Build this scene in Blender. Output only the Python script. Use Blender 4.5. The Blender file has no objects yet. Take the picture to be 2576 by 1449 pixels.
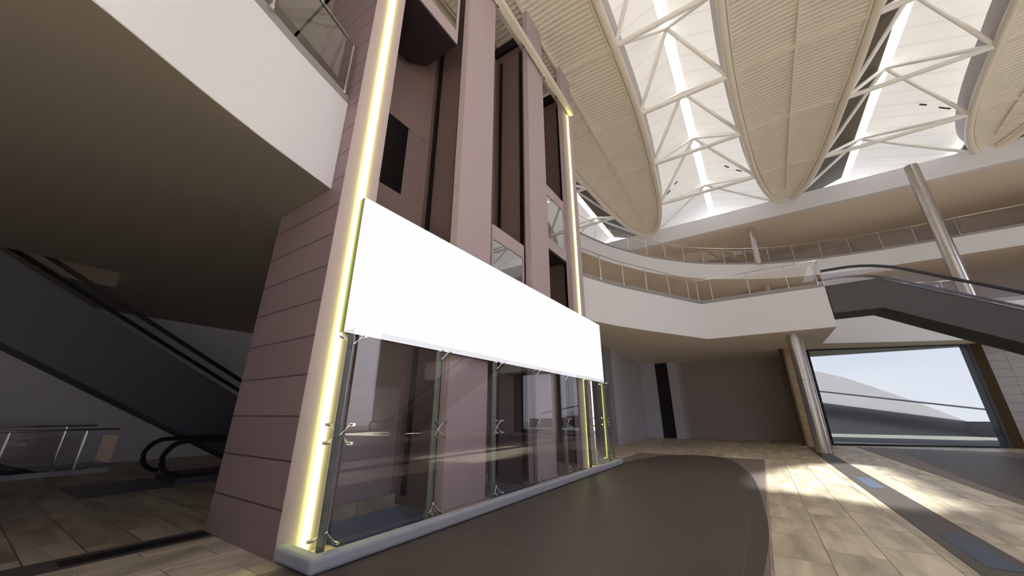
import bpy, math, random
from mathutils import Vector
random.seed(4)
S = bpy.context.scene
COL = S.collection
PI = math.pi

# ---------------------------------------------------------------- materials
def srgb(r, g, b):
    f = lambda c: (c/255/12.92) if c/255 <= .04045 else ((c/255+.055)/1.055)**2.4
    return (f(r), f(g), f(b), 1)

def mat(name, rgb, rough=.6, metal=0, spec=.5, noise=0, nscale=4, bump=0, bscale=30):
    m = bpy.data.materials.new(name); m.use_nodes = True
    n = m.node_tree.nodes; l = m.node_tree.links; p = n['Principled BSDF']
    p.inputs['Roughness'].default_value = rough
    p.inputs['Metallic'].default_value = metal
    p.inputs['Specular IOR Level'].default_value = spec
    c = srgb(*rgb)
    tc = n.new('ShaderNodeTexCoord')
    if noise:
        t = n.new('ShaderNodeTexNoise'); t.inputs['Scale'].default_value = nscale; t.inputs['Detail'].default_value = 4
        l.new(tc.outputs['Object'], t.inputs['Vector'])
        mx = n.new('ShaderNodeMix'); mx.data_type = 'RGBA'
        mx.inputs[6].default_value = tuple(v*(1-noise) for v in c[:3])+(1,)
        mx.inputs[7].default_value = tuple(min(1, v*(1+noise)) for v in c[:3])+(1,)
        l.new(t.outputs['Fac'], mx.inputs[0]); l.new(mx.outputs[2], p.inputs['Base Color'])
    else:
        p.inputs['Base Color'].default_value = c
    if bump:
        t = n.new('ShaderNodeTexNoise'); t.inputs['Scale'].default_value = bscale
        l.new(tc.outputs['Object'], t.inputs['Vector'])
        b = n.new('ShaderNodeBump'); b.inputs['Strength'].default_value = bump; b.inputs['Distance'].default_value = .01
        l.new(t.outputs['Fac'], b.inputs['Height']); l.new(b.outputs['Normal'], p.inputs['Normal'])
    return m

def tile_mat(name, c1, c2, mortar, bw, rh, rotate=0, offs=(0, 0), rough=.45, streak=True, ms=.008, axis='XY', boff=.5):
    m = bpy.data.materials.new(name); m.use_nodes = True
    n = m.node_tree.nodes; l = m.node_tree.links; p = n['Principled BSDF']
    p.inputs['Roughness'].default_value = rough; p.inputs['Specular IOR Level'].default_value = .35
    tc = n.new('ShaderNodeTexCoord'); mp = n.new('ShaderNodeMapping')
    mp.inputs['Location'].default_value = (offs[0], offs[1], 0)
    mp.inputs['Rotation'].default_value = (0, 0, rotate)
    src = tc.outputs['Object']
    if axis != 'XY':
        sp = n.new('ShaderNodeSeparateXYZ'); cb = n.new('ShaderNodeCombineXYZ')
        l.new(src, sp.inputs[0]); l.new(sp.outputs[axis[0]], cb.inputs['X']); l.new(sp.outputs[axis[1]], cb.inputs['Y'])
        src = cb.outputs[0]
    l.new(src, mp.inputs['Vector'])
    b = n.new('ShaderNodeTexBrick'); b.offset = boff; b.squash = 1
    b.inputs['Scale'].default_value = 1; b.inputs['Brick Width'].default_value = bw; b.inputs['Row Height'].default_value = rh
    b.inputs['Mortar Size'].default_value = ms; b.inputs['Mortar Smooth'].default_value = .1; b.inputs['Bias'].default_value = 0
    b.inputs['Color1'].default_value = srgb(*c1); b.inputs['Color2'].default_value = srgb(*c2); b.inputs['Mortar'].default_value = srgb(*mortar)
    l.new(mp.outputs[0], b.inputs['Vector'])
    out = b.outputs['Color']
    if streak:
        m2 = n.new('ShaderNodeMapping'); m2.inputs['Scale'].default_value = (.7, 3.2, 1)
        l.new(mp.outputs[0], m2.inputs['Vector'])
        # offset the veins per tile by its own colour so that they break at the joints
        t = n.new('ShaderNodeTexNoise'); t.inputs['Scale'].default_value = 1.1; t.inputs['Detail'].default_value = 5; t.inputs['Distortion'].default_value = .4
        ad = n.new('ShaderNodeVectorMath'); ad.operation = 'MULTIPLY_ADD'
        b2 = n.new('ShaderNodeTexBrick'); b2.offset = boff
        for k in ('Scale', 'Brick Width', 'Row Height', 'Mortar Size'): b2.inputs[k].default_value = b.inputs[k].default_value
        b2.inputs['Color1'].default_value = (0, 0, 0, 1); b2.inputs['Color2'].default_value = (1, 1, 1, 1)
        l.new(mp.outputs[0], b2.inputs['Vector'])
        l.new(b2.outputs['Color'], ad.inputs[0]); ad.inputs[1].default_value = (7, 5, 9); l.new(m2.outputs[0], ad.inputs[2])
        l.new(ad.outputs[0], t.inputs['Vector'])
        r = n.new('ShaderNodeMapRange'); r.inputs[1].default_value = .3; r.inputs[2].default_value = .7; r.inputs[3].default_value = .5; r.inputs[4].default_value = 1.12
        l.new(t.outputs['Fac'], r.inputs[0])
        mu = n.new('ShaderNodeVectorMath'); mu.operation = 'SCALE'
        l.new(out, mu.inputs[0]); l.new(r.outputs[0], mu.inputs['Scale']); out = mu.outputs[0]
    l.new(out, p.inputs['Base Color'])
    return m

def glass_mat(name, tint=(.86, .87, .88), ior=1.6, refl=(1, 1, 1), base=.0, rough=0.0):
    m = bpy.data.materials.new(name); m.use_nodes = True
    n = m.node_tree.nodes; l = m.node_tree.links
    n.remove(n['Principled BSDF'])
    t = n.new('ShaderNodeBsdfTransparent'); t.inputs[0].default_value = (*tint, 1)
    g = n.new('ShaderNodeBsdfGlossy'); g.inputs['Color'].default_value = (*refl, 1); g.inputs['Roughness'].default_value = rough
    f = n.new('ShaderNodeFresnel'); f.inputs[0].default_value = ior
    a = n.new('ShaderNodeMath'); a.operation = 'ADD'; a.use_clamp = True; a.inputs[1].default_value = base
    mx = n.new('ShaderNodeMixShader')
    ge = n.new('ShaderNodeNewGeometry'); fr = n.new('ShaderNodeMath'); fr.operation = 'SUBTRACT'; fr.inputs[0].default_value = 1; l.new(ge.outputs['Backfacing'], fr.inputs[1])
    mu = n.new('ShaderNodeMath'); mu.operation = 'MULTIPLY'; l.new(a.outputs[0], mu.inputs[0]); l.new(fr.outputs[0], mu.inputs[1])
    l.new(f.outputs[0], a.inputs[0]); l.new(mu.outputs[0], mx.inputs[0]); l.new(t.outputs[0], mx.inputs[1]); l.new(g.outputs[0], mx.inputs[2])
    l.new(mx.outputs[0], n['Material Output'].inputs[0])
    return m

def emit_mat(name, rgb, s):
    m = bpy.data.materials.new(name); m.use_nodes = True
    n = m.node_tree.nodes; l = m.node_tree.links; n.remove(n['Principled BSDF'])
    e = n.new('ShaderNodeEmission'); e.inputs[0].default_value = (*rgb, 1); e.inputs[1].default_value = s
    l.new(e.outputs[0], n['Material Output'].inputs[0]); return m

def membrane_mat(name, rgb, trans):
    m = bpy.data.materials.new(name); m.use_nodes = True
    n = m.node_tree.nodes; l = m.node_tree.links; n.remove(n['Principled BSDF'])
    tc = n.new('ShaderNodeTexCoord')
    w = n.new('ShaderNodeTexWave'); w.bands_direction = 'X'; w.inputs['Scale'].default_value = .28; w.inputs['Distortion'].default_value = .3
    l.new(tc.outputs['Object'], w.inputs['Vector'])
    cr = n.new('ShaderNodeMapRange'); cr.inputs[1].default_value = .96; cr.inputs[2].default_value = 1; cr.inputs[3].default_value = 1; cr.inputs[4].default_value = .93
    l.new(w.outputs['Fac'], cr.inputs[0])
    sc = n.new('ShaderNodeVectorMath'); sc.operation = 'SCALE'; sc.inputs[0].default_value = rgb
    l.new(cr.outputs[0], sc.inputs['Scale'])
    d = n.new('ShaderNodeBsdfDiffuse'); t = n.new('ShaderNodeBsdfTranslucent')
    l.new(sc.outputs[0], d.inputs[0]); l.new(sc.outputs[0], t.inputs[0])
    mx = n.new('ShaderNodeMixShader'); mx.inputs[0].default_value = trans
    l.new(d.outputs[0], mx.inputs[1]); l.new(t.outputs[0], mx.inputs[2]); l.new(mx.outputs[0], n['Material Output'].inputs[0])
    return m

def corrugated_mat(name, rgb):
    m = mat(name, rgb, .55); n = m.node_tree.nodes; l = m.node_tree.links; p = n['Principled BSDF']
    tc = n.new('ShaderNodeTexCoord')
    w = n.new('ShaderNodeTexWave'); w.bands_direction = 'X'; w.wave_profile = 'SIN'; w.inputs['Scale'].default_value = 1.45
    l.new(tc.outputs['Object'], w.inputs['Vector'])
    b = n.new('ShaderNodeBump'); b.inputs['Strength'].default_value = .9; b.inputs['Distance'].default_value = .035
    l.new(w.outputs['Fac'], b.inputs['Height']); l.new(b.outputs['Normal'], p.inputs['Normal'])
    return m

def brushed_mat(name, rgb, rough=.3):
    m = mat(name, rgb, rough, 1); n = m.node_tree.nodes; l = m.node_tree.links; p = n['Principled BSDF']
    tc = n.new('ShaderNodeTexCoord'); mp = n.new('ShaderNodeMapping'); mp.inputs['Scale'].default_value = (60, 60, 1.5)
    t = n.new('ShaderNodeTexNoise'); t.inputs['Scale'].default_value = 2
    l.new(tc.outputs['Object'], mp.inputs[0]); l.new(mp.outputs[0], t.inputs['Vector'])
    r = n.new('ShaderNodeMapRange'); r.inputs[3].default_value = rough-.08; r.inputs[4].default_value = rough+.12
    l.new(t.outputs['Fac'], r.inputs[0]); l.new(r.outputs[0], p.inputs['Roughness'])
    return m

M = {}
M['fascia'] = mat('white_fascia_paint', (236, 236, 242), .6)
M['fasciagrey'] = mat('grey_slab_edge', (160, 156, 158), .5)
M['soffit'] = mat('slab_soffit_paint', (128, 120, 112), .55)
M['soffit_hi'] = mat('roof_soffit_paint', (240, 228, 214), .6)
M['softop'] = mat('slab_floor_finish', (215, 205, 190), .6)
M['wall'] = mat('grey_wall_paint', (150, 150, 158), .7, noise=.03)
M['walldark'] = mat('taupe_wall_paint', (168, 160, 158), .7, noise=.05)
M['wallpale'] = mat('pale_wall_paint', (196, 196, 206), .7)
M['recess'] = mat('dark_recess', (44, 42, 44), .7)
M['mauve'] = mat('mauve_cladding', (196, 178, 182), .6, noise=.02)
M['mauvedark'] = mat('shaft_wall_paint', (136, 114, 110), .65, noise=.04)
M['cladtile'] = tile_mat('mauve_cladding_courses', (142, 124, 127), (135, 118, 121), (88, 74, 75), 40, .53, axis='YZ', streak=False, ms=.012, rough=.6, offs=(7, .02))
M['black'] = mat('black_metal', (14, 13, 14), .45)
M['darkgrey'] = mat('dark_grey_panel', (84, 84, 87), .5)
M['navy'] = mat('blue_grey_panel', (74, 76, 88), .55)
M['underside'] = mat('escalator_underside', (62, 56, 50), .6)
M['rubber'] = mat('black_rubber', (28, 28, 28), .35)
M['steel'] = brushed_mat('brushed_steel', (208, 204, 202), .27)
M['chrome'] = mat('chrome', (225, 225, 228), .12, 1)
M['postgrey'] = mat('grey_post_paint', (112, 116, 118), .45)
M['curb'] = mat('concrete_curb', (168, 172, 184), .75, noise=.06, nscale=12, bump=.2)
M['cream'] = mat('cream_steel_paint', (240, 232, 218), .45)
M['white'] = mat('white_steel_paint', (252, 250, 246), .45)
M['leaf'] = corrugated_mat('corrugated_cream_soffit', (240, 232, 218))
M['membrane'] = membrane_mat('cream_membrane', (.9, .88, .855), .14)
M['ridge'] = membrane_mat('white_ridge_light', (.95, .94, .92), .34)
M['membranedark'] = mat('shaded_slope_taupe', (98, 88, 74), .8)  # shaded near slopes of the canopies, shade put into the colour
M['upstand'] = mat('grey_upstand', (190, 184, 186), .6)
M['glass'] = glass_mat('screen_glass', (.965, .965, .98), 1.6, base=.045)
M['railglass'] = glass_mat('rail_glass', (.94, .93, .92), 1.6, base=.04)
M['winglass'] = glass_mat('window_glass', (.50, .515, .53), 1.3)
M['sunglass'] = glass_mat('sun_dimming_glass', (.46, .46, .45), 1.3)
M['cabglass'] = glass_mat('cabin_glass', (.35, .38, .40), 2.0, base=.25)
M['led'] = emit_mat('yellow_white_strip', (.9, .96, .24), 8.5)
M['board'] = emit_mat('lit_white_screen', (.985, .98, 1), .70)
M['lamp'] = emit_mat('downlight_lens', (1, .97, .9), 6)
M['oval'] = tile_mat('dark_oval_tiles', (84, 75, 71), (81, 72, 68), (110, 101, 96), 2.4, .82, offs=(.4, -.47), rough=.5, streak=False, ms=.004, boff=0)
M['border'] = tile_mat('mauve_grey_border_tiles', (136, 122, 116), (130, 117, 112), (160, 148, 136), 2.4, .82, offs=(.4, -.47), rough=.55, streak=False, ms=.004, boff=0)
M['strip'] = mat('dark_strip_stone', (84, 78, 72), .5, noise=.05)
M['slot'] = mat('black_drain', (16, 16, 18), .6)
M['insert'] = mat('blue_grey_glass_insert', (84, 94, 114), .6)
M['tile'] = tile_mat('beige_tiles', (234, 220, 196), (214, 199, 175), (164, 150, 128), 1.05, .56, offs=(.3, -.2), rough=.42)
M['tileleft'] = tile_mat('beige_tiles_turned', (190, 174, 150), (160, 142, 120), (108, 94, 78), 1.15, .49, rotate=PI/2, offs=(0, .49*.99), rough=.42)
M['goldtile'] = tile_mat('ochre_wall_tiles', (176, 150, 100), (168, 142, 92), (120, 100, 70), .62, .36, axis='YZ', streak=False, ms=.012, rough=.4)
M['paletile'] = tile_mat('pale_wall_tiles', (186, 186, 192), (180, 178, 182), (132, 128, 126), 1.1, .42, axis='YZ', streak=False, ms=.01, rough=.4, boff=0)
M['brown'] = mat('brown_frame_cladding', (84, 66, 44), .5)
M['extwhite'] = mat('white_render', (246, 238, 235), .8)
M['extshade'] = mat('shade_grey_render', (96, 94, 100), .8)  # white wall in cast shadow, darkened in the colour
M['extstrip'] = mat('strip_shadow_grey', (100, 98, 106), .8)  # colour of the thin cast shadow strip
M['paving'] = mat('pale_paving', (104, 102, 92), .8, noise=.06)
M['reflection_panel'] = mat('painted_reflection_cream', (236, 216, 200), .7)
M['roofskin'] = mat('pale_roof_deck', (224, 216, 202), .7)

# ---------------------------------------------------------------- mesh builder
class MB:
    def __init__(s): s.v = []; s.f = []; s.sm = []
    def add(s, vs, fs, smooth=False):
        o = len(s.v); s.v += [tuple(v) for v in vs]
        s.f += [tuple(i+o for i in f) for f in fs]; s.sm += [smooth]*len(fs); return s
    def box(s, x0, x1, y0, y1, z0, z1):
        x0, x1 = sorted((x0, x1)); y0, y1 = sorted((y0, y1)); z0, z1 = sorted((z0, z1))
        return s.add([(x0,y0,z0),(x1,y0,z0),(x1,y1,z0),(x0,y1,z0),(x0,y0,z1),(x1,y0,z1),(x1,y1,z1),(x0,y1,z1)],
                     [(3,2,1,0),(4,5,6,7),(0,1,5,4),(1,2,6,5),(2,3,7,6),(3,0,4,7)])
    def prism(s, poly, z0, z1):
        n = len(poly)
        a = sum(poly[i][0]*poly[(i+1) % n][1]-poly[(i+1) % n][0]*poly[i][1] for i in range(n))
        if a < 0: poly = poly[::-1]
        return s.add([(x, y, z0) for x, y in poly]+[(x, y, z1) for x, y in poly],
                     [tuple(range(n-1, -1, -1)), tuple(range(n, 2*n))]+[(i, (i+1) % n, n+(i+1) % n, n+i) for i in range(n)])
    def sweepface(s, poly3, off):            # a planar polygon given thickness by an offset vector
        n = len(poly3); o = Vector(off)
        return s.add([tuple(p) for p in poly3]+[tuple(Vector(p)+o) for p in poly3],
                     [tuple(range(n-1, -1, -1)), tuple(range(n, 2*n))]+[(i, (i+1) % n, n+(i+1) % n, n+i) for i in range(n)])
    def tube(s, pts, r, n=10, closed=False):
        P = [Vector(p) for p in pts]; k = len(P); rings = []
        up = Vector((0, 0, 1))
        for i in range(k):
            if closed: t = (P[(i+1) % k]-P[i-1])
            else: t = (P[min(i+1, k-1)]-P[max(i-1, 0)])
            t.normalize()
            a = up if abs(t.z) < .95 else Vector((1, 0, 0))
            u = t.cross(a).normalized(); w = u.cross(t).normalized()
            rr = r[i] if isinstance(r, (list, tuple)) else r
            rings.append([P[i]+u*math.cos(2*PI*j/n)*rr+w*math.sin(2*PI*j/n)*rr for j in range(n)])
        vs = [v for R in rings for v in R]; fs = []
        for i in range(k if closed else k-1):
            a = i*n; b = ((i+1) % k)*n
            fs += [(a+j, a+(j+1) % n, b+(j+1) % n, b+j) for j in range(n)]
        s.add(vs, fs, True)
        if not closed:
            s.add(rings[0], [tuple(range(n-1, -1, -1))]); s.add(rings[-1], [tuple(range(n))])
        return s
    def bar(s, pts, w, h):                   # rectangular section along a path, width horizontal
        P = [Vector(p) for p in pts]; k = len(P); vs = []
        for i in range(k):
            t = (P[min(i+1, k-1)]-P[max(i-1, 0)]).normalized()
            a = Vector((0, 0, 1)) if abs(t.z) < .98 else Vector((0, 1, 0))
            u = t.cross(a).normalized(); q = u.cross(t).normalized()
            vs += [P[i]-u*w/2-q*h/2, P[i]+u*w/2-q*h/2, P[i]+u*w/2+q*h/2, P[i]-u*w/2+q*h/2]
        fs = [(3, 2, 1, 0), (4*k-4, 4*k-3, 4*k-2, 4*k-1)]
        for i in range(k-1):
            a = 4*i; b = a+4
            fs += [(a+j, a+(j+1) % 4, b+(j+1) % 4, b+j) for j in range(4)]
        return s.add(vs, fs)
    def ball(s, c, r, n=10, m=6):
        vs = [(c[0], c[1], c[2]+r)]
        for i in range(1, m):
            a = PI*i/m
            vs += [(c[0]+r*math.sin(a)*math.cos(2*PI*j/n), c[1]+r*math.sin(a)*math.sin(2*PI*j/n), c[2]+r*math.cos(a)) for j in range(n)]
        vs.append((c[0], c[1], c[2]-r)); fs = [(0, 1+j, 1+(j+1) % n) for j in range(n)]
        for i in range(m-2):
            a = 1+i*n; b = a+n; fs += [(a+j, b+j, b+(j+1) % n, a+(j+1) % n) for j in range(n)]
        b = 1+(m-2)*n; fs += [(b+j, len(vs)-1, b+(j+1) % n) for j in range(n)]
        return s.add(vs, fs, True)
    def build(s, name, m, parent=None, bevel=0, origin=None):
        me = bpy.data.meshes.new(name); me.from_pydata(s.v, [], s.f)
        me.polygons.foreach_set('use_smooth', s.sm); me.update()
        for mm in (m if isinstance(m, list) else [m]): me.materials.append(mm)
        o = bpy.data.objects.new(name, me); COL.objects.link(o)
        if parent is not None:
            o.parent = parent
            o.location = -Vector(parent.location)
        if bevel:
            b = o.modifiers.new('bevel', 'BEVEL'); b.width = bevel; b.segments = 3; b.limit_method = 'ANGLE'
        return o

def thing(name, label, cat, loc=(0, 0, 0), group=None):
    o = bpy.data.objects.new(name, None); COL.objects.link(o); o.location = loc; o.empty_display_size = .2
    o['label'] = label; o['category'] = cat
    if group: o['group'] = group
    return o
def tag(o, label, cat, group=None):
    o['label'] = label; o['category'] = cat
    if group: o['group'] = group
    return o
def struct(o): o['kind'] = 'structure'; return o
def lerp(a, b, t): return tuple(a[i]+(b[i]-a[i])*t for i in range(len(a)))
def smooth_path(pts, k=6):
    out = []
    n = len(pts)
    for i in range(n-1):
        p0 = pts[max(i-1, 0)]; p1 = pts[i]; p2 = pts[i+1]; p3 = pts[min(i+2, n-1)]
        for j in range(k):
            t = j/k
            out.append(tuple(.5*((2*p1[c])+(-p0[c]+p2[c])*t+(2*p0[c]-5*p1[c]+4*p2[c]-p3[c])*t*t+(-p0[c]+3*p1[c]-3*p2[c]+p3[c])*t**3) for c in range(len(p1))))
    out.append(tuple(pts[-1])); return out
def cut(poly, x0, x1, y0, y1): pass

Z1, Z2 = 5.15, 6.98            # underside and top of the first upper floor
Z3, Z4 = 10.85, 12.0           # second upper floor

# ---------------------------------------------------------------- ground floor
fl = MB()
PX0, PX1, PY0, PY1 = 3.25, 11.6, 4.36, 6.85         # lift pit
OX0, OX1, OY0, OY1 = -4, 3.05, 16.45, 18.3          # escalator opening in the dark corner
for r in [(-17, 30.6, -22, 4.36), (-17, PX0, 4.36, 7.12), (PX1, 30.6, 4.36, 7.12), (PX0, PX1, PY1, 7.12)]:
    fl.box(r[0], r[1], r[2], r[3], -.25, 0)
floor = struct(fl.build('floor', M['tile']))
f2 = MB()
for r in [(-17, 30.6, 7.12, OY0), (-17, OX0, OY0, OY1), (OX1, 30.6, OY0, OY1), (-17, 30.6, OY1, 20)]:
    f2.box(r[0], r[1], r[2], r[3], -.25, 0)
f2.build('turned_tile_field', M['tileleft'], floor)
e = .004
MB().box(-3, 17.25, .22, 4.72, -.05, e).build('floor_border', M['border'], floor)
ov = [(17.5, 2.45), (17.3, 1.7), (16.3, 1.22), (14.87, .88), (12.6, .52), (10.67, .36), (8.5, .26), (6.2, .24), (2, .6), (-2, 1.6), (-2.6, 2.5), (-2, 3.6), (1, 4.4), (4, 4.7), (11, 4.7), (13.1, 4.36), (15.2, 4.05), (16.6, 3.6), (17.3, 3.05)]
ovs = smooth_path(ov+[ov[0]], 5)[:-1]
MB().prism(ovs, -.05, 2*e).build('floor_inlay', M['oval'], floor)
MB().box(-10, 26.35, -9.6, -3.74, -.05, e).build('floor_border', M['border'], floor)
ov2 = [(25.7, -5.9), (25.2, -5.35), (24.2, -5.02), (21.6, -4.68), (17.3, -4.3), (13, -4.02), (8, -4.1), (2, -5), (2, -8.5), (10, -9.4), (20, -8.9), (24, -7.7), (25.5, -6.6)]
MB().prism(smooth_path(ov2+[ov2[0]], 5)[:-1], -.05, 2*e).build('floor_inlay', M['oval'], floor)
MB().box(-10, 25.0, -2.17, -1.62, -.05, 2*e).build('floor_strip', M['strip'], floor)
for x0, x1 in ((6.8, 8.28), (12.2, 13.9), (1.5, 3.0), (17.6, 19.2)):
    MB().box(x0, x1, -2.05, -1.76, -.05, 3*e).build('floor_insert', M['insert'], floor)
MB().box(-4, 2.6, 6.66, 7.14, -.05, 2*e).build('floor_strip', M['strip'], floor)
MB().box(1.2, 2.58, 6.74, 7.0, -.05, 3*e).build('drain_slot', M['slot'], floor)
# lift pit
pit = MB()
pit.box(PX0-.1, PX1+.1, PY1+.001, PY1+.12, -1.8, 0-.002); pit.box(PX0-.1, PX0, PY0, PY1, -1.8, -.26); pit.box(PX1, PX1+.1, PY0, PY1, -1.8, -.26)
pit.box(PX0, PX1, PY0-.1, PY0, -1.8, -.26); pit.box(PX0, PX1, PY0, PY1, -1.9, -1.8)
pit.build('pit_lining', mat('pit_blue_grey', (150, 158, 178), .6), floor)
pl = MB()
for x0, x1 in ((5.2, 6.6), (8.55, 9.85)): pl.box(x0, x1, PY0, 5.3, -1.8, -.001)
pl.build('pit_ledge', mat('ledge_stone', (150, 136, 132), .6), floor)
ol = MB()
ol.box(OX0, OX1, OY1, OY1+.1, -3, -.26); ol.box(OX0, OX1, OY0-.1, OY0, -3, -.26); ol.box(OX1, OX1+.1, OY0, OY1, -3, -.26); ol.box(OX0-.1, OX0, OY0, OY1, -3, -.26); ol.box(OX0, OX1, OY0, OY1, -3.1, -3)
ol.build('opening_lining', M['wall'], floor)

# ---------------------------------------------------------------- walls of the hall
def wall(name, pts, z0, z1, m, th=.15):
    b = MB()
    for i in range(len(pts)-1):
        a = Vector((*pts[i], 0)); c = Vector((*pts[i+1], 0)); d = (c-a).normalized(); nrm = Vector((-d.y, d.x, 0))*th
        b.sweepface([(a.x, a.y, z0), (c.x, c.y, z0), (c.x, c.y, z1), (a.x, a.y, z1)], nrm)
    return struct(b.build(name, m))
wall('wall_left', [(-17, 19.3), (30.5, 19.3)], 0, 22, M['wallpale'])
wall('wall_back', [(-17, -22), (-17, 19.3)], 0, 22, M['wallpale'])
wall('wall_alcove', [(27.75, 6.9), (20.9, 6.72)], 0, Z1, M['wallpale'], -.15)
wall('wall_alcove_end', [(28.0, 5.92), (27.75, 6.9)], 0, Z1, M['wallpale'], -.15)
b = MB().box(28.75, 28.9, 4.9, 6.15, 0, Z1); struct(b.build('wall_recess', M['recess']))
b = MB().prism([(28.0, 5.92), (28.15, 5.92), (29, 6.2), (29, 6.1)], 0, Z1); struct(b.build('wall_recess_side', M['wallpale']))
b = MB().prism([(28.2, 5.1), (28.45, 4.5), (28.95, 4.28), (28.95, 5.1)], 0, Z1); struct(b.build('wall_pier', M['wallpale']))
wall('wall_far', [(29.75, -1.75), (28.92, 4.4)], 0, Z1, M['walldark'], -.15)
struct(MB().box(19.1, 20.3, 6.62, 7.4, 0, Z1).build('wall_pier_front', M['wall']))
struct(MB().box(20.3, 20.9, 6.55, 7.3, 0, Z1).build('wall_pier_edge', M['wallpale']))
# tiled piers on both sides of the big window
struct(MB().prism([(25.88, -1.62), (26.95, -2.86), (29.8, -2.4), (29.8, -1.62)], 0, Z1).build('wall_tiled_pier', M['goldtile']))
struct(MB().prism([(25.78, -1.66), (25.86, -1.76), (26.0, -1.60), (25.88, -1.52)], 0, Z1).build('trim_1', M['brown']))
W0 = Vector((26.98, -2.9, 0)); W1 = Vector((29.5, -10.0, 0)); wd = (W1-W0).normalized(); wn = Vector((-wd.y, wd.x, 0))
def wq(a, z): p = W0+wd*a; return (p.x, p.y, z)
L = (W1-W0).length
win = thing('window_1', 'wide full height shopfront window with thin black frame beside the steel column', 'window', (28.2, -6.4, 0)); 
for k in ('label', 'category'): del win[k]
struct(win)
fr = MB()
for (a0, a1, z0, z1) in ((0, L, 0, .09), (0, L, Z1-.07, Z1-.005), (0, .08, .09, Z1-.07), (L-.13, L, .09, Z1-.07)):
    fr.sweepface([wq(a0, z0), wq(a1, z0), wq(a1, z1), wq(a0, z1)], wn*.12)
fr.build('window_frame', M['black'], win)
MB().sweepface([wq(.06, .08), wq(L-.1, .08), wq(L-.1, Z1-.06), wq(.06, Z1-.06)], wn*.02).build('pane', M['winglass'], win)
# deep reveal, header and jamb outside the window
rv = MB(); rv.sweepface([wq(0, Z1-.36), wq(L, Z1-.36), wq(L, Z1-.002), wq(0, Z1-.002)], wn*0+wd*0+Vector((.02, 0, 0)))
rv = MB(); a = Vector(wq(L-.1, 0)); o = Vector((1.0, .15, 0))
rv.add([a, a+o*.5, a+o*.5+Vector((0, 0, Z1)), a+Vector((0, 0, Z1))], [(0, 1, 2, 3)])
struct(MB().sweepface([a, a+o*.6, a+o*.6+Vector((0, 0, Z1)), a+Vector((0, 0, Z1))], (0, -.1, 0)).build('wall_reveal', M['navy']))
struct(MB().prism([(29.5, -10.0), (29.62, -10.02), (29.5, -10.42), (29.3, -10.36)], 0, Z1).build('trim_2', M['brown']))
struct(MB().prism([(29.34, -10.36), (29.5, -10.42), (28.9, -16.5), (28.75, -16.5)], 0, Z1).build('wall_tiled_right', M['paletile']))
struct(MB().prism([(28.75, -16.5), (28.9, -16.5), (28.9, -22), (28.75, -22)], 0, Z1).build('wall_front_right', M['wall']))
# right side of the hall (seen only as a reflection in the lift glass)
wr = MB()
wr.box(-17, 17.5, -22.3, -22, 0, 22); wr.box(22.6, 38, -22.3, -22, 0, 22); wr.box(17.5, 22.6, -22.3, -22, 0, .6); wr.box(17.5, 22.6, -22.3, -22, 13, 22)
struct(wr.build('wall_right', M['wallpale']))
# upper floor rear walls
struct(MB().box(37.4, 37.6, -22, 19.3, Z2-.15, 17.2).build('wall_upper', mat('upper_wall_paint', (186, 178, 176), .7)))

# ---------------------------------------------------------------- slabs (upper floors)
def slab(name, label, front, rest, z0, z1, band, hole=None, sm='soffit_hi'):
    """front: path of the visible edge; rest: remaining outline. Soffit, white fascia, grey edge strip."""
    t = thing(name, label, 'balcony', (front[0][0], front[0][1], z0))
    poly = front+rest
    bm_ = MB()
    if hole:
        import bmesh
        x0, x1, y0, y1 = hole
        # split the outline into four pieces round the hole with mathutils tessellation
        from mathutils.geometry import tessellate_polygon
        H = [(x0, y0), (x0, y1), (x1, y1), (x1, y0)]
        pts = [Vector((*p, 0)) for p in poly]; hp = [Vector((*p, 0)) for p in H]
        tri = tessellate_polygon([pts, hp]); al = poly+H; n = len(al)
        bm_.add([(x, y, z0) for x, y in al]+[(x, y, z1-.02) for x, y in al], [tuple(x) for x in tri]+[tuple(i+n for i in x) for x in tri])
        k = len(poly)
        bm_.add([(x, y, z0) for x, y in H]+[(x, y, z1-.02) for x, y in H], [(i, (i+1) % 4, 4+(i+1) % 4, 4+i) for i in range(4)])
        bm_.add([(x, y, z0) for x, y in poly]+[(x, y, z1-.02) for x, y in poly], [(i, (i+1) % k, k+(i+1) % k, k+i) for i in range(k)])
    else:
        bm_.prism(poly, z0, z1-.02)
    bm_.build('soffit', M[sm], t)
    def ribbon(path, za, zb, d, m, nm):
        r = MB(); k = len(path); off = []
        for i in range(k):
            a = Vector(path[max(i-1, 0)]); c = Vector(path[min(i+1, k-1)]); tt = (c-a).normalized(); nn = Vector((tt.y, -tt.x))
            off.append(Vector(path[i])+nn*d)
        vs = []
        for p, q in zip(path, off): vs += [(p[0], p[1], za), (q.x, q.y, za), (q.x, q.y, zb), (p[0], p[1], zb)]
        fs = [(0, 1, 2, 3), (4*k-1, 4*k-2, 4*k-3, 4*k-4)]
        for i in range(k-1):
            for j in range(4): fs.append((4*i+j, 4*i+4+j, 4*i+4+(j+1) % 4, 4*i+(j+1) % 4))
        r.add(vs, fs); r.build(nm, m, t)
    sgn = slab.sgn
    ribbon(front, z0+.001, z1, .02*sgn, M['fascia'], 'fascia')
    ribbon(front, z1, z1+band, -.12*sgn, M['fasciagrey'], 'edge_strip')
    return t
slab.sgn = 1
left_edge = smooth_path([(-16, 4.1), (-9, 3.8), (-4, 3.7), (-1.6, 4.0), (-.28, 4.4), (.61, 4.74), (1.5, 5.04), (2.56, 5.33)], 4)
right_curve = smooth_path([(12.75, 5.26), (13.4, 5.06), (14.89, 4.49), (16.19, 3.83), (18.08, 2.8), (20.3, 1.57)], 4)
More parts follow.
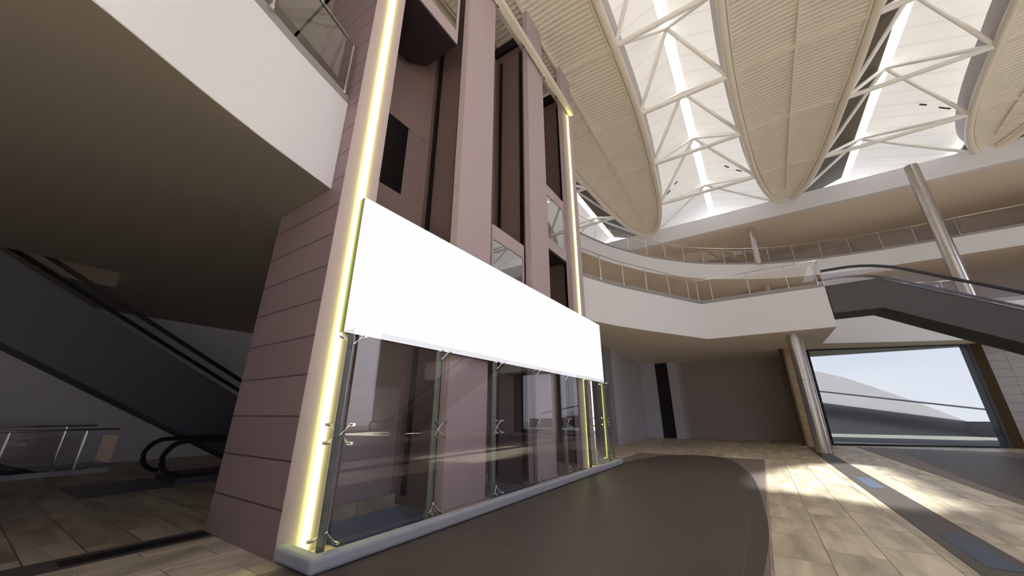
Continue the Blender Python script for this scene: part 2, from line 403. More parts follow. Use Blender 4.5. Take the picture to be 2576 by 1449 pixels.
right_edge = right_curve+[(20.3, -3.4), (24.98, -3.4)]+smooth_path([(24.99, -3.41), (26.48, -6.5), (27.64, -9.22), (28.2, -11.8), (28.6, -16), (28.7, -21.9)], 3)
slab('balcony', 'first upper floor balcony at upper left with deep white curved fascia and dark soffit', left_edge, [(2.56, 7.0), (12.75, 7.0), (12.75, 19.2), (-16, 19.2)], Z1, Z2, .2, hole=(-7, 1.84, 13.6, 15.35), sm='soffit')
b2 = slab('balcony', 'first upper floor balcony at right with curved then straight white fascia above the steel column', right_edge, [(30.7, -21.9), (30.7, 19.2), (12.76, 19.2)], Z1, Z2, .2)
th = MB().box(30.7, 37.4, -21.9, 19.2, Z2-.15, Z2-.02); th.build('floor_deck', M['softop'], b2)
l3 = [(12.75, 8.6), (14.5, 8.5), (16.5, 8.0), (18.55, 7.3), (20.0, 6.85), (21.48, 6.26), (22.91, 5.52), (24.41, 4.67), (25.69, 3.71), (26.89, 2.66), (28.0, 1.51), (28.94, .22), (29.83, -1.14), (30.6, -2.56), (31.16, -4.07), (31.55, -5.66), (31.8, -7.26), (31.96, -8.88), (32.0, -10.5), (32.0, -12.1), (31.9, -21.9)]
slab('balcony', 'second upper floor balcony sweeping in a long white curve just below the roof beam', smooth_path(l3, 3), [(37.4, -21.9), (37.4, 19.2), (12.75, 19.2)], Z3, Z4, .17)

# roof edge beam and added unseen deck behind
struct(MB().box(29.5, 37.4, -21.9, 19.2, 16.0, 16.2).build('ceiling_bounce_stop', mat('bounce_stop_grey', (70, 70, 72), .8)))  # unseen dark deck added to damp sun bounce behind the beam
t = thing('roof_beam', 'long straight white roof edge beam above the top balcony', 'beam', (29.15, 0, 15))
MB().box(29.15, 29.5, -21.9, 19.2, 15.0, 16.25).build('beam_face', M['fascia'], t)
MB().box(29.5, 37.4, -21.9, 19.2, 15.0, 15.2).build('beam_soffit', M['soffit_hi'], t)

# ---------------------------------------------------------------- roof
def zr(x): return 17-1.0*max(0, (x-12)/17.3)**2.2
HW = [(-2, 2.6), (6, 2.7), (12, 2.68), (15, 2.64), (17, 2.54), (19.3, 2.38), (21, 2.2), (23.5, 1.95), (25.5, 1.66), (27.2, 1.28), (28.4, .86), (29.1, .45), (29.35, .26)]
hw = smooth_path(HW, 3)
STX = [7.6, 12.02, 16.48, 20.96, 25.46]
def leaf(yc, label, x_from=2):
    t = thing('roof_panel', label, 'roof panel', (16, yc, 17), group=None)
    P = [p for p in hw if p[0] >= x_from]
    b = MB(); vs = []; n = 8
    for x, w in P:
        for j in range(n+1):
            u = -1+2*j/n; vs.append((x, yc+u*w, zr(x)+.16*(1-u*u)+.04))
    fs = [(i*(n+1)+j, (i+1)*(n+1)+j, (i+1)*(n+1)+j+1, i*(n+1)+j+1) for i in range(len(P)-1) for j in range(n)]
    b.add(vs, fs, True)
    k = len(vs); b.add([(v[0], v[1], v[2]+.5) for v in vs], fs, True)
    b.build('corrugated_soffit', M['leaf'], t)
    for sg in (-1, 1):
        MB().tube([(x, yc+sg*w, zr(x)) for x, w in P], .17, 12).build('edge_tube', M['cream'], t)
        MB().tube([(x, yc+sg*(w-.24), zr(x)+.05) for x, w in P if w > .5], .06, 8).build('inner_tube', M['cream'], t)
        u = MB(); vs = []
        for x, w in P:
            vs += [(x, yc+sg*(w+.10), zr(x)+.05), (x, yc+sg*(w+.28), zr(x)+.85), (x, yc+sg*(w+.02), zr(x)+.85), (x, yc+sg*(w-.1), zr(x)+.05)]
        fs = []
        for i in range(len(P)-1):
            for j in range(4): fs.append((4*i+j, 4*i+4+j, 4*i+4+(j+1) % 4, 4*i+(j+1) % 4))
        u.add(vs, fs); u.build('upstand', M['upstand'], t)
    r = MB()
    MB().bar([(x, yc, zr(x)+.14) for x, w in P if w > .9], .09, .12).build('spine_rib', M['cream'], t)
    for sx in STX:
        if sx < x_from: continue
        w = next(b_[1] for b_ in P if b_[0] >= sx-.3)
        MB().bar([(sx, yc-w+.05, zr(sx)+.06), (sx, yc, zr(sx)+.15), (sx, yc+w-.05, zr(sx)+.06)], .14, .12).build('cross_rib', M['cream'], t)
    return t
leaf(5.15, 'corrugated cream leaf shaped roof panel directly over the lift tower')
leaf(-4.3, 'corrugated cream leaf shaped roof panel between the two big skylights')
leaf(-13.75, 'corrugated cream leaf shaped roof panel cut by the right edge of the view')
def halfgap(x):
    w = next((b_[1] for b_ in hw if b_[0] >= x-.15), .2); return 4.725-w
RZ = 19.2
def truss(yc, label, x_from=0):
    t = thing('skylight_truss', label, 'truss', (16, yc, 17))
    nodes = [(9.9, RZ), (14.3, RZ), (18.68, RZ), (23.05, RZ), (29.4, RZ)]
    ends = STX+[29.2]
    for i, x in enumerate(ends[:-1]):
        if x < x_from: continue
        g = halfgap(x)
        MB().tube([(x, yc-g+.05, zr(x)), (x, yc+g-.05, zr(x))], .115, 10).build('cross_strut', M['white'], t)
    for i, (nx, nz) in enumerate(nodes):
        for j in (i, i+1):
            ex = ends[j]
            if ex < x_from: continue
            for sg in (-1, 1):
                g = halfgap(ex)-.05
                MB().tube([(ex, yc+sg*g, zr(ex)+.02), (nx, yc, nz+.12)], .1, 10).build('diagonal_strut', M['white'], t)
    return t
truss(.43, 'white tubular truss under the central skylight')
truss(-9.02, 'white tubular truss under the right skylight with its dark slope', 16)
truss(9.88, 'white tubular truss under the small skylight strip seen past the lift tower', 16)
cano = {}
def canopy(yc, label, x0, dark=None):
    t = thing('skylight_canopy', label, 'canopy', (20, yc, 19)); cano[yc] = t
    x1 = 34.4
    MB().box(x0, x1, yc-.25, yc+.25, RZ+.18, RZ+.21).build('ridge_light', M['ridge'], t)
    for sg in (-1, 1):
        b = MB(); yo = yc+sg*4.71; ze = 17.72
        b.sweepface([(x0, yc+sg*.24, RZ+.14), (x1, yc+sg*.24, RZ+.14), (x1, yo, ze), (x0, yo, ze)], (0, 0, .03))
        if sg == 1: MB().sweepface([(x0, yc, RZ+.14), (x0, yc+4.7, 17.3), (x0, yc-4.7, 17.3)], (.1, 0, 0)).build('sun_stop_gable', M['roofskin'], t)  # unseen end wall added to stop sun leaking under the canopy
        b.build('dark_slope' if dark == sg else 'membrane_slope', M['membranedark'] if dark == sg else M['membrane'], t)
    return t
canopy(.43, 'cream fabric canopy over the central skylight', 4)
canopy(-9.02, 'canopy over the right skylight, bright on one slope and dark on the other', 15.9, dark=1)
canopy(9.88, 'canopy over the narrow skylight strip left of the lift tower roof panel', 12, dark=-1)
def slits(t, lines):
    for a, c in lines:
        a = (a[0], a[1], a[2]-.2); c = (c[0], c[1], c[2]-.2)
        MB().bar([a, c], .09, .03).build('vent_slit', M['darkgrey'], t)
slits(cano[.43], [((26.74, -1.08, 18.99), (26.97, -1.33, 18.89)), ((27.31, -1.73, 18.73), (27.54, -2.05, 18.60)), ((26.69, 2.14, 18.91), (26.85, 2.39, 18.81)), ((27.23, 2.81, 18.64), (27.48, 3.15, 18.5))])
slits(cano[-9.02], [((26.45, -11.0, 18.8), (26.57, -11.28, 18.69)), ((26.88, -11.8, 18.48), (27.07, -12.26, 18.29))])
# deck over the rest of the hall; unseen openings added for sun bounce
dk = MB(); zt = 17.45
SUN = Vector((2.0, 7.8, -17.35))
def hx(p): return (p[0]-SUN.x, p[1]-SUN.y)
patch = [(11.0, .9), (12.2, .6), (15.7, -.7), (17.6, -2.0), (16.8, -3.2), (11.2, -3.2), (9.8, -2.0), (10.6, -.7), (10.7, .35)]
hole = [hx(p) for p in patch]  # opening shaped by projecting the sunlit floor patch up to the roof
from mathutils.geometry import tessellate_polygon
outer = [(3.9, -13.9), (16.1, -13.9), (16.1, -4.2), (3.9, -4.2)]
tri = tessellate_polygon([[Vector((*p, 0)) for p in outer], [Vector((*p, 0)) for p in hole]])
al = outer+hole; n = len(al)
dk.add([(x, y, zt) for x, y in al]+[(x, y, zt+.1) for x, y in al], [tuple(x) for x in tri]+[tuple(i+n for i in x) for x in tri])

dk.box(-17, 4.1, -1.0, 19.3, zt, zt+.1); dk.box(-1.5, 4.1, -4.4, -1.0, zt, zt+.1)
dk.box(-17, 3.95, -22, -20, zt, zt+.1)
dk.box(-1.5, 3.95, -20.1, -4.3, zt, zt+.1); dk.box(-17, -1.5, -7.5, -1, zt, zt+.1)
dk.box(-17, -15.8, -20.1, -1, zt, zt+.1)
dk.box(3.9, 37.5, -22, -13.7, zt, zt+.1)
dk.box(4, 12.1, 5.2, 19.3, zt, zt+.1)
dk.box(12, 37.5, 14.7, 19.3, zt, zt+.1)
cl = struct(dk.build('ceiling', M['roofskin']))
hx_ = [p[0] for p in hole]; hy_ = [p[1] for p in hole]
MB().box(min(hx_)-.2, max(hx_)+.2, min(hy_)-.2, max(hy_)+.2, zt+.12, zt+.15).build('sun_dimmer_pane', M['sunglass'], cl)  # unseen tinted pane added to dim the sun through the opening

# ---------------------------------------------------------------- lift tower
YF = 4.976
tw = thing('lift_tower', 'tall mauve clad lift tower of three open shafts rising to the roof', 'lift tower', (2.57, YF, 0))
ZT = 17.0
sw = MB().box(2.57, 2.72, YF+.001, 6.98, 0, 17.2); sw.build('side_wall', M['cladtile'], tw)
for x0, x1 in ((2.575, 3.2), (5.3, 6.55), (8.61, 9.8), (11.62, 12.72)):
    MB().box(x0, x1, YF, YF+.2, 0, ZT+.1).build('pillar', M['mauve'], tw)
bw = MB()
zs = [(0, 2.15), (Z2+.05, Z2+2.25), (Z4+.05, Z4+2.2)]
doors = []
for x0, x1 in ((2.72, 5.85), (5.95, 9.15), (9.25, 12.6)):
    cx = 4.45 if x0 < 3 else (x0+x1)/2
    dx0, dx1 = cx, cx+.0
    prev = 0
    bw.box(x0, 4.02 if x0 < 3 else cx-.55, 6.85, 6.98, 0, 17.2)
    bx = 5.75 if x0 < 3 else cx+.65
    bw.box(bx, x1, 6.85, 6.98, 0, 17.2)
    for a, c in zs:
        bw.box(4.02 if x0 < 3 else cx-.55, bx, 6.85, 6.98, prev, a); prev = c
        doors.append((4.02 if x0 < 3 else cx-.55, bx, a, c))
    bw.box(4.02 if x0 < 3 else cx-.55, bx, 6.85, 6.98, prev, 17.2)
bw.build('back_wall', mat('back_wall_mauve', (170, 146, 142), .6), tw)
for x0, x1, a, c in doors:
    if a == 0:
        MB().box(x0, x1, 6.88, 6.94, a, c).build('landing_door', M['mauve'], tw)
    else:
        mid = x0+(x1-x0)*.62
        MB().box(mid, x1, 6.88, 6.94, a, c).build('landing_door', mat('landing_door_leaf', (164, 142, 142), .5), tw)
        MB().box(x0, mid, 6.87, 6.94, a, c).build('dark_doorway', M['black'], tw)  # black sheet painted as the unlit depth of the open doorway
for xd in (5.85, 9.15, 12.55):
    MB().box(xd, xd+.12, YF+.2, 6.85, -.2 if xd < 12 else 0, 16.2).build('divider_wall', M['mauvedark'], tw)
    for yy in (5.6, 6.55):
        MB().box(xd-.09, xd-.001, yy-.045, yy+.045, .0, 15.7).build('guide_rail', M['black'], tw)
    MB().box(xd-.12, xd+.24, YF+.21, 6.98, 16.21, 16.7).build('header_beam', M['black'], tw)
MB().box(12.67, 12.72, YF+.2, 6.98, 0, 17.0).build('side_wall', M['mauve'], tw)
for yy, z0, h in ((4.62, 14.35, .3), (4.3, 14.5, .12)): pass
hb = thing('catwalk_beam', 'pair of white steel beams crossing the tops of the lift pillars', 'beam', (7, 4.6, 14.3))
MB().box(2.8, 12.3, 4.72, 4.9, 14.6, 14.88).build('front_rail', M['cream'], hb)
MB().box(2.8, 12.3, 5.28, 5.42, 15.5, 15.72).build('rear_rail', M['cream'], hb)
for x in (4.2, 6.6, 8.3, 9.9, 11.0, 12.1):
    MB().box(x, x+.1, 4.85, 4.975, 14.7, 14.84).build('bracket', M['black'], hb)

# lit strips
MB().box(2.86, 2.95, YF-.035, YF-.001, .02, 2.70)
def led(x0, x1, z0, z1, label):
    t = thing('light_strip', label, 'light strip', ((x0+x1)/2, YF, z0), group='vertical light strips on the lift tower')
    del t['group']
    MB().box(x0, x1, YF-.035, YF-.004, z0, z1).build('lens', M['led'], t)
    MB().box(x0+.01, x1-.01, YF-.0039, YF-.0005, z0, z1).build('backing_channel', M['mauve'], t)
led(2.86, 2.95, 0.02, 15.5, 'glowing yellow white vertical light strip on the nearest lift pillar')
led(12.12, 12.2, 0.02, 14.6, 'glowing yellow white vertical light strip on the farthest lift pillar')

# illuminated board
bd = thing('light_box', 'big blank glowing white sign box across the front of the lift tower', 'sign', (8.3, 4.81, 2.72))
MB().box(2.89, 13.67, 4.815, YF-.04, 2.715, 4.975).build('casing', M['black'], bd)
MB().box(2.89, 13.67, 4.80, 4.814, 2.715, 4.975).build('screen', M['board'], bd)

# curb round the pit
cb = MB()
cx0, cx1, cy0 = 2.55, 13.1, 4.17
poly = [(cx0, YF-.01), (cx0, cy0), (cx1, cy0), (cx1, YF-.01), (cx1-.17, YF-.01), (cx1-.17, cy0+.17), (cx0+.17, cy0+.17), (cx0+.17, YF-.01)]
cb.prism(poly, 0.009, .17)
o = cb.build('curb', M['curb'], bevel=.045); tag(o, 'low rounded concrete curb along the foot of the glass screen', 'curb')
# floor ledge between curb and first/last pillars is the hall floor itself

# glass screen with posts and spider fittings
gs = thing('glass_screen', 'clear glass screen on grey posts with chrome spider fittings below the glowing sign', 'glass screen', (2.85, 4.4, 0))
PX = [2.85, 4.55, 6.2, 7.85, 9.5, 11.15, 12.8]; GY = 4.38; PY = 4.53
def clamp(mb, c, tip, side):
    pass
for i, px in enumerate(PX):
    pb = MB(); pb.tube([(px, PY, -.3 if 3.3 < px < 11.5 else 0.009), (px, PY, 2.6), (px, PY, 2.64)], [.048, .048, .03], 14)
    post = pb.build('post', M['postgrey'], gs)
    for z, ds in ((.3, ((-1, -1), (1, -1))), (1.36, ((-1, -1), (1, -1), (-1, 1), (1, 1))), (2.5, ((-1, 1), (1, 1)))):
        s = MB(); c = Vector((px, GY+.07, z))
        s.tube([(px, PY-.03, z), c], .014, 8); s.ball(c, .024)
        for sx, sz in ds:
            first = (i == 0 and sx < 0); last = (i == len(PX)-1 and sx > 0)
            if first or last:
                k = c+Vector((0, .0, 0)); tip = Vector((px+sx*.02, GY+.30, z+sz*.11)); d = Vector((sx*.06, 0, 0))
                s.tube([c, lerp(c, tip, .5), tip], [.013, .009, .014], 8); s.tube([tip-d*.4, tip+d], .021, 10)
            else:
                tip = Vector((px+sx*.10, GY+.035, z+sz*.11))
                s.tube([c, lerp(c, tip, .5), tip], [.013, .009, .015], 8); s.tube([tip+Vector((0, .01, 0)), tip-Vector((0, .065, 0))], .021, 10)
        f = s.build('spider_fitting', M['chrome'], post); f.location = -(Vector(gs.location)+Vector(post.location))
        f.location = (0, 0, 0)
for a, c in zip(PX[:-1], PX[1:]):
    MB().box(a+.006, c-.006, GY-.006, GY+.006, .172, 2.7).build('pane', M['glass'], gs)
MB().box(PX[-1]+.004, PX[-1]+.2, GY-.006, GY+.006, .172, 2.7).build('pane', M['glass'], gs)
MB().box(PX[-1]+.2, PX[-1]+.212, GY+.01, YF-.02, .172, 2.7).build('pane', M['glass'], gs)
MB().box(PX[0]-.05, PX[0]-.04, GY+.02, YF-.05, .172, 2.7).build('pane', M['glass'], gs)

# lift cabins
def cabin(label, x0, x1, y0, y1, z0, h):
    t = thing('lift_cabin', label, 'lift cabin', ((x0+x1)/2, (y0+y1)/2, z0))
    ch = .35
    base = [(x0+.02, y0), (x1, y0), (x1, y1-ch), (x1-ch, y1), (x0+.02, y1)]
    MB().prism(base, z0, z0+.06).build('underside', mat('cabin_underside', (44, 34, 36), .5), t)
    for zz, hh in ((z0+.06, .42), (z0+h-.42, .42)):
        r = MB(); r.box(x0, x1+.01, y0-.02, y0+.05, zz, zz+hh); r.box(x1-.05, x1+.01, y0+.05, y1-ch, zz, zz+hh); r.box(x0, x0+.05, y0+.05, y1, zz, zz+hh); r.box(x0, x1-ch, y1-.05, y1, zz, zz+hh)
        r.build('frame_band', M['mauve'], t)
    MB().prism(base, z0+h-.02, z0+h+.04).build('roof', M['darkgrey'], t)
    g = MB(); g.box(x0+.05, x1-.06, y0, y0+.012, z0+.48, z0+h-.42); g.build('front_glass', M['cabglass'], t)
    g = MB(); g.box(x0+.0, x0+.012, y0+.06, y1-.06, z0+.48, z0+h-.42); g.build('side_glass', M['cabglass'], t)
    for x in (x0, x1-.06): MB().box(x, x+.07, y0-.02, y0+.05, z0+.48, z0+h-.42).build('corner_post', M['mauve'], t)
    MB().box(x0+.1, x1-.4, y1-.12, y1-.06, z0+.1, z0+h-.1).build('rear_wall', M['wall'], t)
    l = MB()
    for lx in (.3, .7):
        for ly in (.3, .7):
            c = (x0+(x1-x0)*lx, y0+(y1-y0)*ly, z0+h-.05); l.tube([c, (c[0], c[1], c[2]-.02)], .06, 12)
    l.build('downlight', M['lamp'], t)
    return t
cabin('lift cabin stopped high in the nearest shaft, showing its dark underside', 3.3, 5.0, 5.12, 6.6, 11.1, 2.9)
cabin('glass lift cabin in the middle shaft, just above the glowing sign', 6.75, 8.35, 5.1, 6.5, 3.75, 2.65)
cabin('glass lift cabin in the far shaft, higher than the middle one', 9.95, 11.45, 5.1, 6.5, 6.95, 2.65)

# ---------------------------------------------------------------- steel columns
def column(x, y, z0, z1, r, joints, label):
    t = thing('steel_column', label, 'column', (x, y, z0), group='round steel columns'); del t['group']
    zs_ = [z0]+joints+[z1]
    for a, c in zip(zs_[:-1], zs_[1:]):
        MB().tube([(x, y, a+.006), (x, y, c-.006)], r, 40).build('sleeve', M['steel'], t)
    MB().tube([(x, y, z0), (x, y, z1-.01)], r-.012, 24).build('core', M['black'], t)
    return t
column(21.35, -1.96, .009, Z1, .29, [3.05], 'round brushed steel column standing on the ground floor by the window')
column(30.35, -1.88, Z4, 15.0, .24, [], 'short round brushed steel column on the top balcony')
column(26.75, -9.75, Z2, 15.0, .29, [9.3, 11.7], 'tall brushed steel column rising behind the right escalator to the roof beam')
column(31.9, -2.1, Z2, Z3, .29, [], 'brushed steel column on the first upper floor behind the straight railing')

# ---------------------------------------------------------------- balustrades
def balustrade(label, path, posts_at, zb, zt_, out, name='balustrade', rr=.022, lean=0, glass=True, foot=True):
    """path in plan (rail line), posts_at: plan points of posts; out: offset of the posts outward"""
    t = thing(name, label, 'railing', (path[0][0], path[0][1], zb))
    MB().tube([(x, y, zt_) for x, y in path], rr, 8).build('handrail', M['chrome'], t)
    for (x, y) in posts_at:
        p = MB(); p.tube([(x, y, zb-.02), (x, y, zt_-.1), (x, y, zt_)], [rr*.9, rr*.9, rr*.55], 8)
        if foot: p.tube([(x, y, zb-.03), (x, y, zb+.05)], rr*1.7, 10)
        p.build('post', M['chrome'], t)
    if glass:
        for a, c in zip(posts_at[:-1], posts_at[1:]):
            a_, c_ = lerp(a, c, .02), lerp(a, c, .98)
            d = Vector((c[0]-a[0], c[1]-a[1])).normalized(); nn = Vector((-d.y, d.x))*out
            MB().sweepface([(a_[0]+nn.x, a_[1]+nn.y, zb+.1), (c_[0]+nn.x, c_[1]+nn.y, zb+.1), (c_[0]+nn.x, c_[1]+nn.y, zt_-.16), (a_[0]+nn.x, a_[1]+nn.y, zt_-.16)], (nn.x*.2, nn.y*.2, 0)).build('pane', M['railglass'], t)
    return t
def resample(path, step, start=0.0):
    out = []; acc = 0; nxt = start
    for a, c in zip(path[:-1], path[1:]):
        d = math.hypot(c[0]-a[0], c[1]-a[1])
        while d > 0 and acc+d >= nxt:
            out.append(lerp(a, c, (nxt-acc)/d)); nxt += step
        acc += d
    return out
rail_l = smooth_path([(-8, 3.78), (-4, 3.66), (-1.6, 3.96), (-.28, 4.36), (.61, 4.7), (1.5, 5.0), (2.5, 5.31)], 5)
pts_l = [(2.46, 5.30)]+[q for q in resample(rail_l[::-1], 1.6, 1.55)]
balustrade('steel and glass railing on the edge of the upper left balcony', rail_l, pts_l, Z2+.16, 8.35, .05)
rail_r = smooth_path([(12.8, 5.2), (13.4, 5.0), (14.89, 4.43), (16.19, 3.77), (18.08, 2.74), (20.24, 1.54)], 4)
balustrade('steel and glass railing on the curved part of the right balcony', rail_r, [(12.9, 5.22), (14.23, 4.74), (15.5, 4.13), (16.85, 3.43), (18.2, 2.68), (19.45, 1.98), (20.1, 1.62)], Z2+.14, 8.25, .05)
balustrade('steel and glass railing on the straight right balcony beside the escalator top', [(20.24, 1.54), (20.24, -3.42), (20.9, -3.42)], [(20.24, 1.0), (20.24, -.62), (20.24, -2.15), (20.24, -3.2), (20.5, -3.44)], Z2+.14, 8.25, .05)
rail3 = smooth_path([(p[0]-.03, p[1]-.02) for p in l3[2:-2]], 3)
balustrade('long thin steel and glass railing sweeping round the top balcony', rail3+[(31.95, -21)], [(p[0]-.02, p[1]-.02) for p in l3[3:-2]], Z4+.12, 13.3, .05, rr=.02)
balustrade('plain steel rail of the top balcony at the right edge', [(31.93, -12.35), (31.9, -20)], [(31.93, -12.4), (31.9, -20)], Z4+.12, 13.3, .05, rr=.022)
balustrade('steel and glass railing on the balcony behind the right escalator', [(24.9, -3.5), (26.4, -6.6), (27.5, -9.25), (27.75, -10.2), (28.3, -10.6)], [(25.0, -3.6), (25.75, -5.1), (26.4, -6.6), (27.0, -7.95), (27.5, -9.25), (27.75, -10.2)], Z2+.14, 8.28, .05)
# railing of the floor opening at lower left
rail_low = balustrade('low railing round the floor opening in the dark left corner', [(-4, 16.32), (3.15, 16.32)], [(-2.5, 16.34), (-.7, 16.34), (1.15, 16.34), (2.5, 16.34)], .12, 1.17, .04, rr=.026)
balustrade('second railing behind the floor opening in the dark left corner', [(-4, 18.42), (3.0, 18.42)], [(-2, 18.42), (.3, 18.42), (2.35, 18.42)], .12, 1.24, .04, rr=.026)
cbb = MB(); cbb.box(-4, 3.2, 16.26, 16.44, .001, .12); cbb.box(-4, 3.2, 18.32, 18.5, .001, .12); cbb.box(3.06, 3.2, 16.44, 18.32, .001, .12)
o = cbb.build('curb', M['curb']); tag(o, 'low pale curb edging the floor opening in the dark left corner', 'curb')
pc = MB().sweepface([(2.84, 16.22, .36), (3.16, 16.22, .24), (3.16, 16.22, .98), (2.84, 16.22, 1.02)], (0, .015, 0)).build('reflection_panel', M['reflection_panel'], rail_low); pc['label'] = 'cream panel painted as a glass reflection'  # pale panel stands for a reflection in the rail glass

# ---------------------------------------------------------------- escalators
def escalator(label, origin, axis, top, bot, w, rail_h, glass_side=True, newel=None, pm='darkgrey', um='underside'):
    """top/bot: (s,z) profile lines of the truss side; axis: unit vector (x,y) of s; width to the left of the axis"""
    t = thing('escalator', label, 'escalator', (origin[0], origin[1], 0))
    ax = Vector((axis[0], axis[1], 0)); sd = Vector((-axis[1], axis[0], 0)); O = Vector((origin[0], origin[1], 0))
    P = lambda s, u, z: tuple(O+ax*s+sd*u+Vector((0, 0, z)))
    side = top+bot[::-1]
    for u, d in ((0, .12), (w-.12, .12)):
        MB().sweepface([P(s, u, z) for s, z in side], sd*d).build('side_panel', M[pm], t)
        # projecting trim along the upper edge
        MB().bar([P(s, u+.06, z+.012) for s, z in top], .16, .03).build('edge_trim', M[pm], t)
    # underside skin
    b = MB()
    for (s0, z0), (s1, z1) in zip(bot[:-1], bot[1:]):
        b.sweepface([P(s0, .12, z0), P(s1, .12, z1), P(s1, w-.12, z1), P(s0, w-.12, z0)], (0, 0, .05))
    b.build('underside', M[um], t)
    # steps
    st = MB(); L_ = 0
    for (s0, z0), (s1, z1) in zip(top[:-1], top[1:]):
        n = max(1, int(abs(s1-s0)/.4))
        for k in range(n):
            sa = s0+(s1-s0)*k/n; sb = s0+(s1-s0)*(k+1)/n; zz = min(z0+(z1-z0)*k/n, z0+(z1-z0)*(k+1)/n)-.18
            st.sweepface([P(sa, .13, zz), P(sb, .13, zz), P(sb, w-.13, zz), P(sa, w-.13, zz)], (0, 0, -.22))
    o = st.build('step', M['postgrey'], t); o['kind'] = 'stuff'; o['label'] = 'ribbed grey escalator steps'
    rail = [(s, z+rail_h) for s, z in top]
    if len(rail) > 2 or newel:
        rr = []
        for i, p in enumerate(rail):
            if 0 < i < len(rail)-1:
                a = lerp(p, rail[i-1], min(.9, 1.1/max(.01, math.dist(p, rail[i-1])))); c = lerp(p, rail[i+1], min(.9, 1.1/max(.01, math.dist(p, rail[i+1]))))
                for k in range(7):
                    q = k/6; rr.append(tuple((1-q)**2*a[j]+2*q*(1-q)*p[j]+q*q*c[j] for j in range(2)))
            else: rr.append(p)
        rail = rr
    def cap(end):                                 # rounded newel returning under the handrail
        s, z = rail[0] if end == 0 else rail[-1]; sg = -1 if end == 0 else 1; R = rail_h*.44
        return [(s+sg*R*math.sin(PI*k/10), z-R+R*math.cos(PI*k/10)) for k in range(1, 11)]
    for u in (.06, w-.06):
        pth = [P(s, u, z) for s, z in rail]
        if newel and 0 in newel: pth = [P(s, u, z) for s, z in cap(0)[::-1]]+pth
        if newel and 1 in newel: pth = pth+[P(s, u, z) for s, z in cap(1)]
        MB().bar(pth, .09, .1).build('handrail', M['rubber'], t)
        if glass_side:
            g = MB()
            for (s0, z0), (s1, z1) in zip(rail[:-1], rail[1:]):
                g.sweepface([P(s0, u, z0-.03), P(s1, u, z1-.03), P(s1, u, z1-rail_h+.03), P(s0, u, z0-rail_h+.03)], sd*.012)
            g.build('glass_balustrade', M['railglass'], t)
    return t
escalator('dark grey escalator descending to the right from the end of the right balcony', (20.42, -3.47), (0, -1),
          [(0, 7.0), (1.74, 7.02), (13.6, .2), (15.5, .2)], [(0, 5.78), (1.58, 5.79), (11.3, .16), (15.5, .15)], 1.58, .77, newel=(1,))
escalator('dark escalator rising to the left through the ceiling in the shadowed corner', (8.2, 15.15), (-1, 0),
          [(-1.6, .32), (0, .36), (12.3, 7.25), (14, 7.25)], [(-1.6, .05), (2.4, .05), (12.9, 5.9), (14, 5.9)], 1.3, .52, pm='navy', um='black', newel=(0,), glass_side=False)
escalator('escalator with curved black handrail ends starting beside the lift tower', (3.55, 11.85), (1, 0),
          [(0, .12), (2.6, .12), (9.5, 4.0)], [(0, .002), (3.2, .002), (9.5, 3.0)], 1.6, .85, newel=(0,), pm='navy', glass_side=False)
cp = MB().box(2.0, 3.5, 11.7, 13.75, .001, .012).build('comb_plate', mat('comb_plate_grey', (70, 72, 80), .4)); tag(cp, 'dark metal landing plate on the floor before the curved handrails', 'landing plate')
# descending escalator inside the floor opening
escalator('escalator going down inside the floor opening behind the low railing', (2.2, 16.75), (-1, 0),
          [(0, .1), (5.6, -2.9)], [(0, -.3), (5.0, -2.98)], 1.2, .5, pm='darkgrey', glass_side=False) if False else None
t = thing('escalator', 'escalator going down inside the floor opening behind the low railing', 'escalator', (1.8, 17.0, 0))
MB().bar([(2.2, 17.0, -.12), (-3.4, 17.0, 2.1)], .12, .2).build('handrail', M['rubber'], t)
MB().sweepface([(2.3, 17.05, -.25), (2.0, 17.05, -.5), (-3.7, 17.05, 1.2), (-3.4, 17.05, 2.0)], (0, .9, 0)).build('side_panel', M['navy'], t)

# ---------------------------------------------------------------- outside
struct(MB().box(30.65, 80, -60, 20, -.35, -.12).build('ground', M['paving']))
K = 46/38
def ex(y, z): return (y*K, 1.6+(z-1.6)*K)
eb = thing('building', 'white rendered building with a long sloping roofline outside the window', 'building', (46, -8, -.12))
sl = [ex(3, 6.2), ex(-1, 5.7), ex(-4.0, 5.0), ex(-6, 4.25), ex(-7.43, 3.5), ex(-9.25, 2.5), ex(-11.2, 1.28), ex(-12.2, .7)]
MB().sweepface([(46.3, y, z) for y, z in sl]+[(46.3, ex(-12.2, 0)[0], -.12), (46.3, ex(3, 0)[0], -.12)], (6, 0, 0)).build('gable', M['extwhite'], eb)
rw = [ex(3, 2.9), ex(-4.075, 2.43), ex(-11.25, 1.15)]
o = MB().sweepface([(45.9, y, z) for y, z in rw]+[(45.9, ex(-11.25, 0)[0], -.12), (45.9, ex(3, 0)[0], -.12)], (.3, 0, 0)).build('shadow_wall', M['extshade'])  # separate grey wall where the shadow falls across the white building
tag(o, 'added grey wall drawing the cast shadow on the white building outside', 'wall')
o = MB().prism([(45.9, ex(-11.25, 0)[0]), (46.2, ex(-11.25, 0)[0]), (44.4, -17.5), (44.1, -17.5)], -.12, ex(0, 1.12)[1]).build('low_shadow_wall', M['extshade'])
tag(o, 'added low grey wall drawing the cast shadow toward the right side of the window outside', 'wall')
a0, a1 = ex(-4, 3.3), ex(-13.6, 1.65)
o = MB().bar([(45.7, ex(3, 0)[0], a0[1]+.4), (45.7, a0[0], a0[1]), (45.7, a1[0], a1[1])], .1, .13).build('shadow_bar', M['extstrip'], eb)  # bar stands for a thin shadow strip on the facade
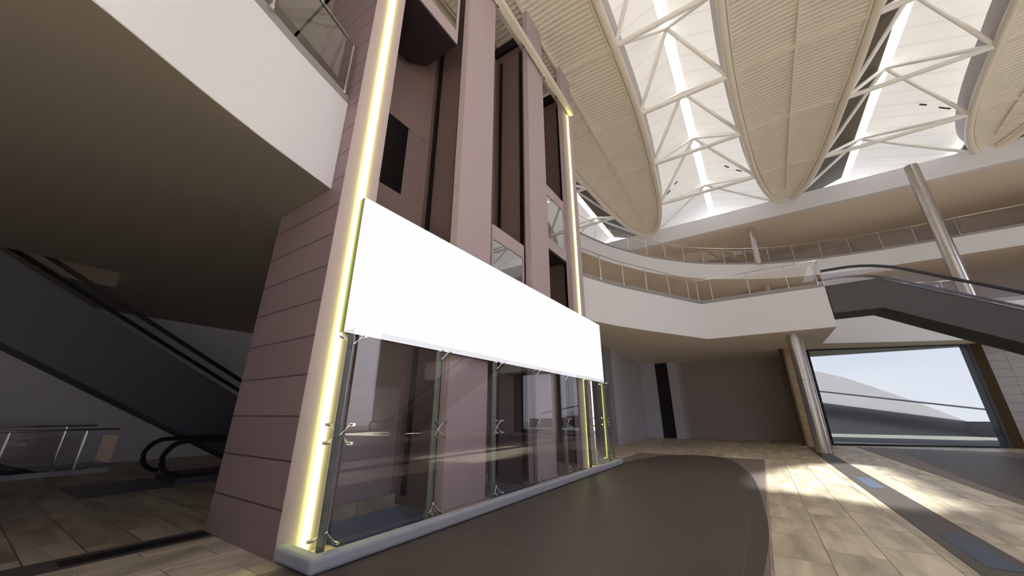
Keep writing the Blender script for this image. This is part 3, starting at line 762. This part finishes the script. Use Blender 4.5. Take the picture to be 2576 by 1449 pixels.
# buildings across the street, seen as reflections in the lift glass
o = MB().box(26, 46, -44, -38, -.2, 12.5).build('street_building', M['extwhite']); tag(o, 'pale tall building across the street, mirrored in the lift glass', 'building')
o = MB().box(-30, 40, -60, -22.4, -.4, -.2); struct(o.build('ground', M['paving']))

# ---------------------------------------------------------------- light
w = bpy.data.worlds.new('sky'); S.world = w; w.use_nodes = True
n = w.node_tree.nodes; l = w.node_tree.links; bg = n['Background']
tc = n.new('ShaderNodeTexCoord'); sp = n.new('ShaderNodeSeparateXYZ'); l.new(tc.outputs['Generated'], sp.inputs[0])
cr = n.new('ShaderNodeValToRGB'); cr.color_ramp.elements[0].position = 0; cr.color_ramp.elements[0].color = srgb(232, 232, 236)
cr.color_ramp.elements[1].position = .5; cr.color_ramp.elements[1].color = srgb(184, 204, 236)
l.new(sp.outputs['Z'], cr.inputs[0])
nz = n.new('ShaderNodeTexNoise'); nz.inputs['Scale'].default_value = 3.0; nz.inputs['Detail'].default_value = 6
mp = n.new('ShaderNodeMapping'); mp.inputs['Scale'].default_value = (1, 1, 3); l.new(tc.outputs['Generated'], mp.inputs[0]); l.new(mp.outputs[0], nz.inputs['Vector'])
mr = n.new('ShaderNodeMapRange'); mr.inputs[1].default_value = .45; mr.inputs[2].default_value = .7; l.new(nz.outputs['Fac'], mr.inputs[0])
mx = n.new('ShaderNodeMix'); mx.data_type = 'RGBA'; mx.inputs[7].default_value = srgb(238, 238, 242)
l.new(mr.outputs[0], mx.inputs[0]); l.new(cr.outputs[0], mx.inputs[6]); l.new(mx.outputs[2], bg.inputs[0])
bg.inputs[1].default_value = 2.5
sd = bpy.data.lights.new('sun', 'SUN'); sd.energy = 25; sd.angle = math.radians(2.2); sd.color = (.97, .985, 1)
so = bpy.data.objects.new('sun', sd); COL.objects.link(so); so.rotation_euler = SUN.to_track_quat('-Z', 'Y').to_euler(); so.location = (-5, -30, 50)

# ---------------------------------------------------------------- camera
cd = bpy.data.cameras.new('camera'); cd.sensor_width = 36; cd.lens = 36*897/2576; cd.clip_start = .05; cd.clip_end = 300
co = bpy.data.objects.new('camera', cd); COL.objects.link(co)
TH = math.atan(316.5/897); AZ = math.radians(33.4)
co.location = (0, 0, 1.6)
co.rotation_euler = (PI/2+TH, 0, AZ-PI/2)
S.camera = co
S.view_settings.view_transform = 'Standard'; S.view_settings.look = 'None'; S.view_settings.exposure = .53; S.view_settings.gamma = 1
S.cycles.max_bounces = 10; S.cycles.diffuse_bounces = 6; S.cycles.transparent_max_bounces = 24
S.cycles.sample_clamp_indirect = 8
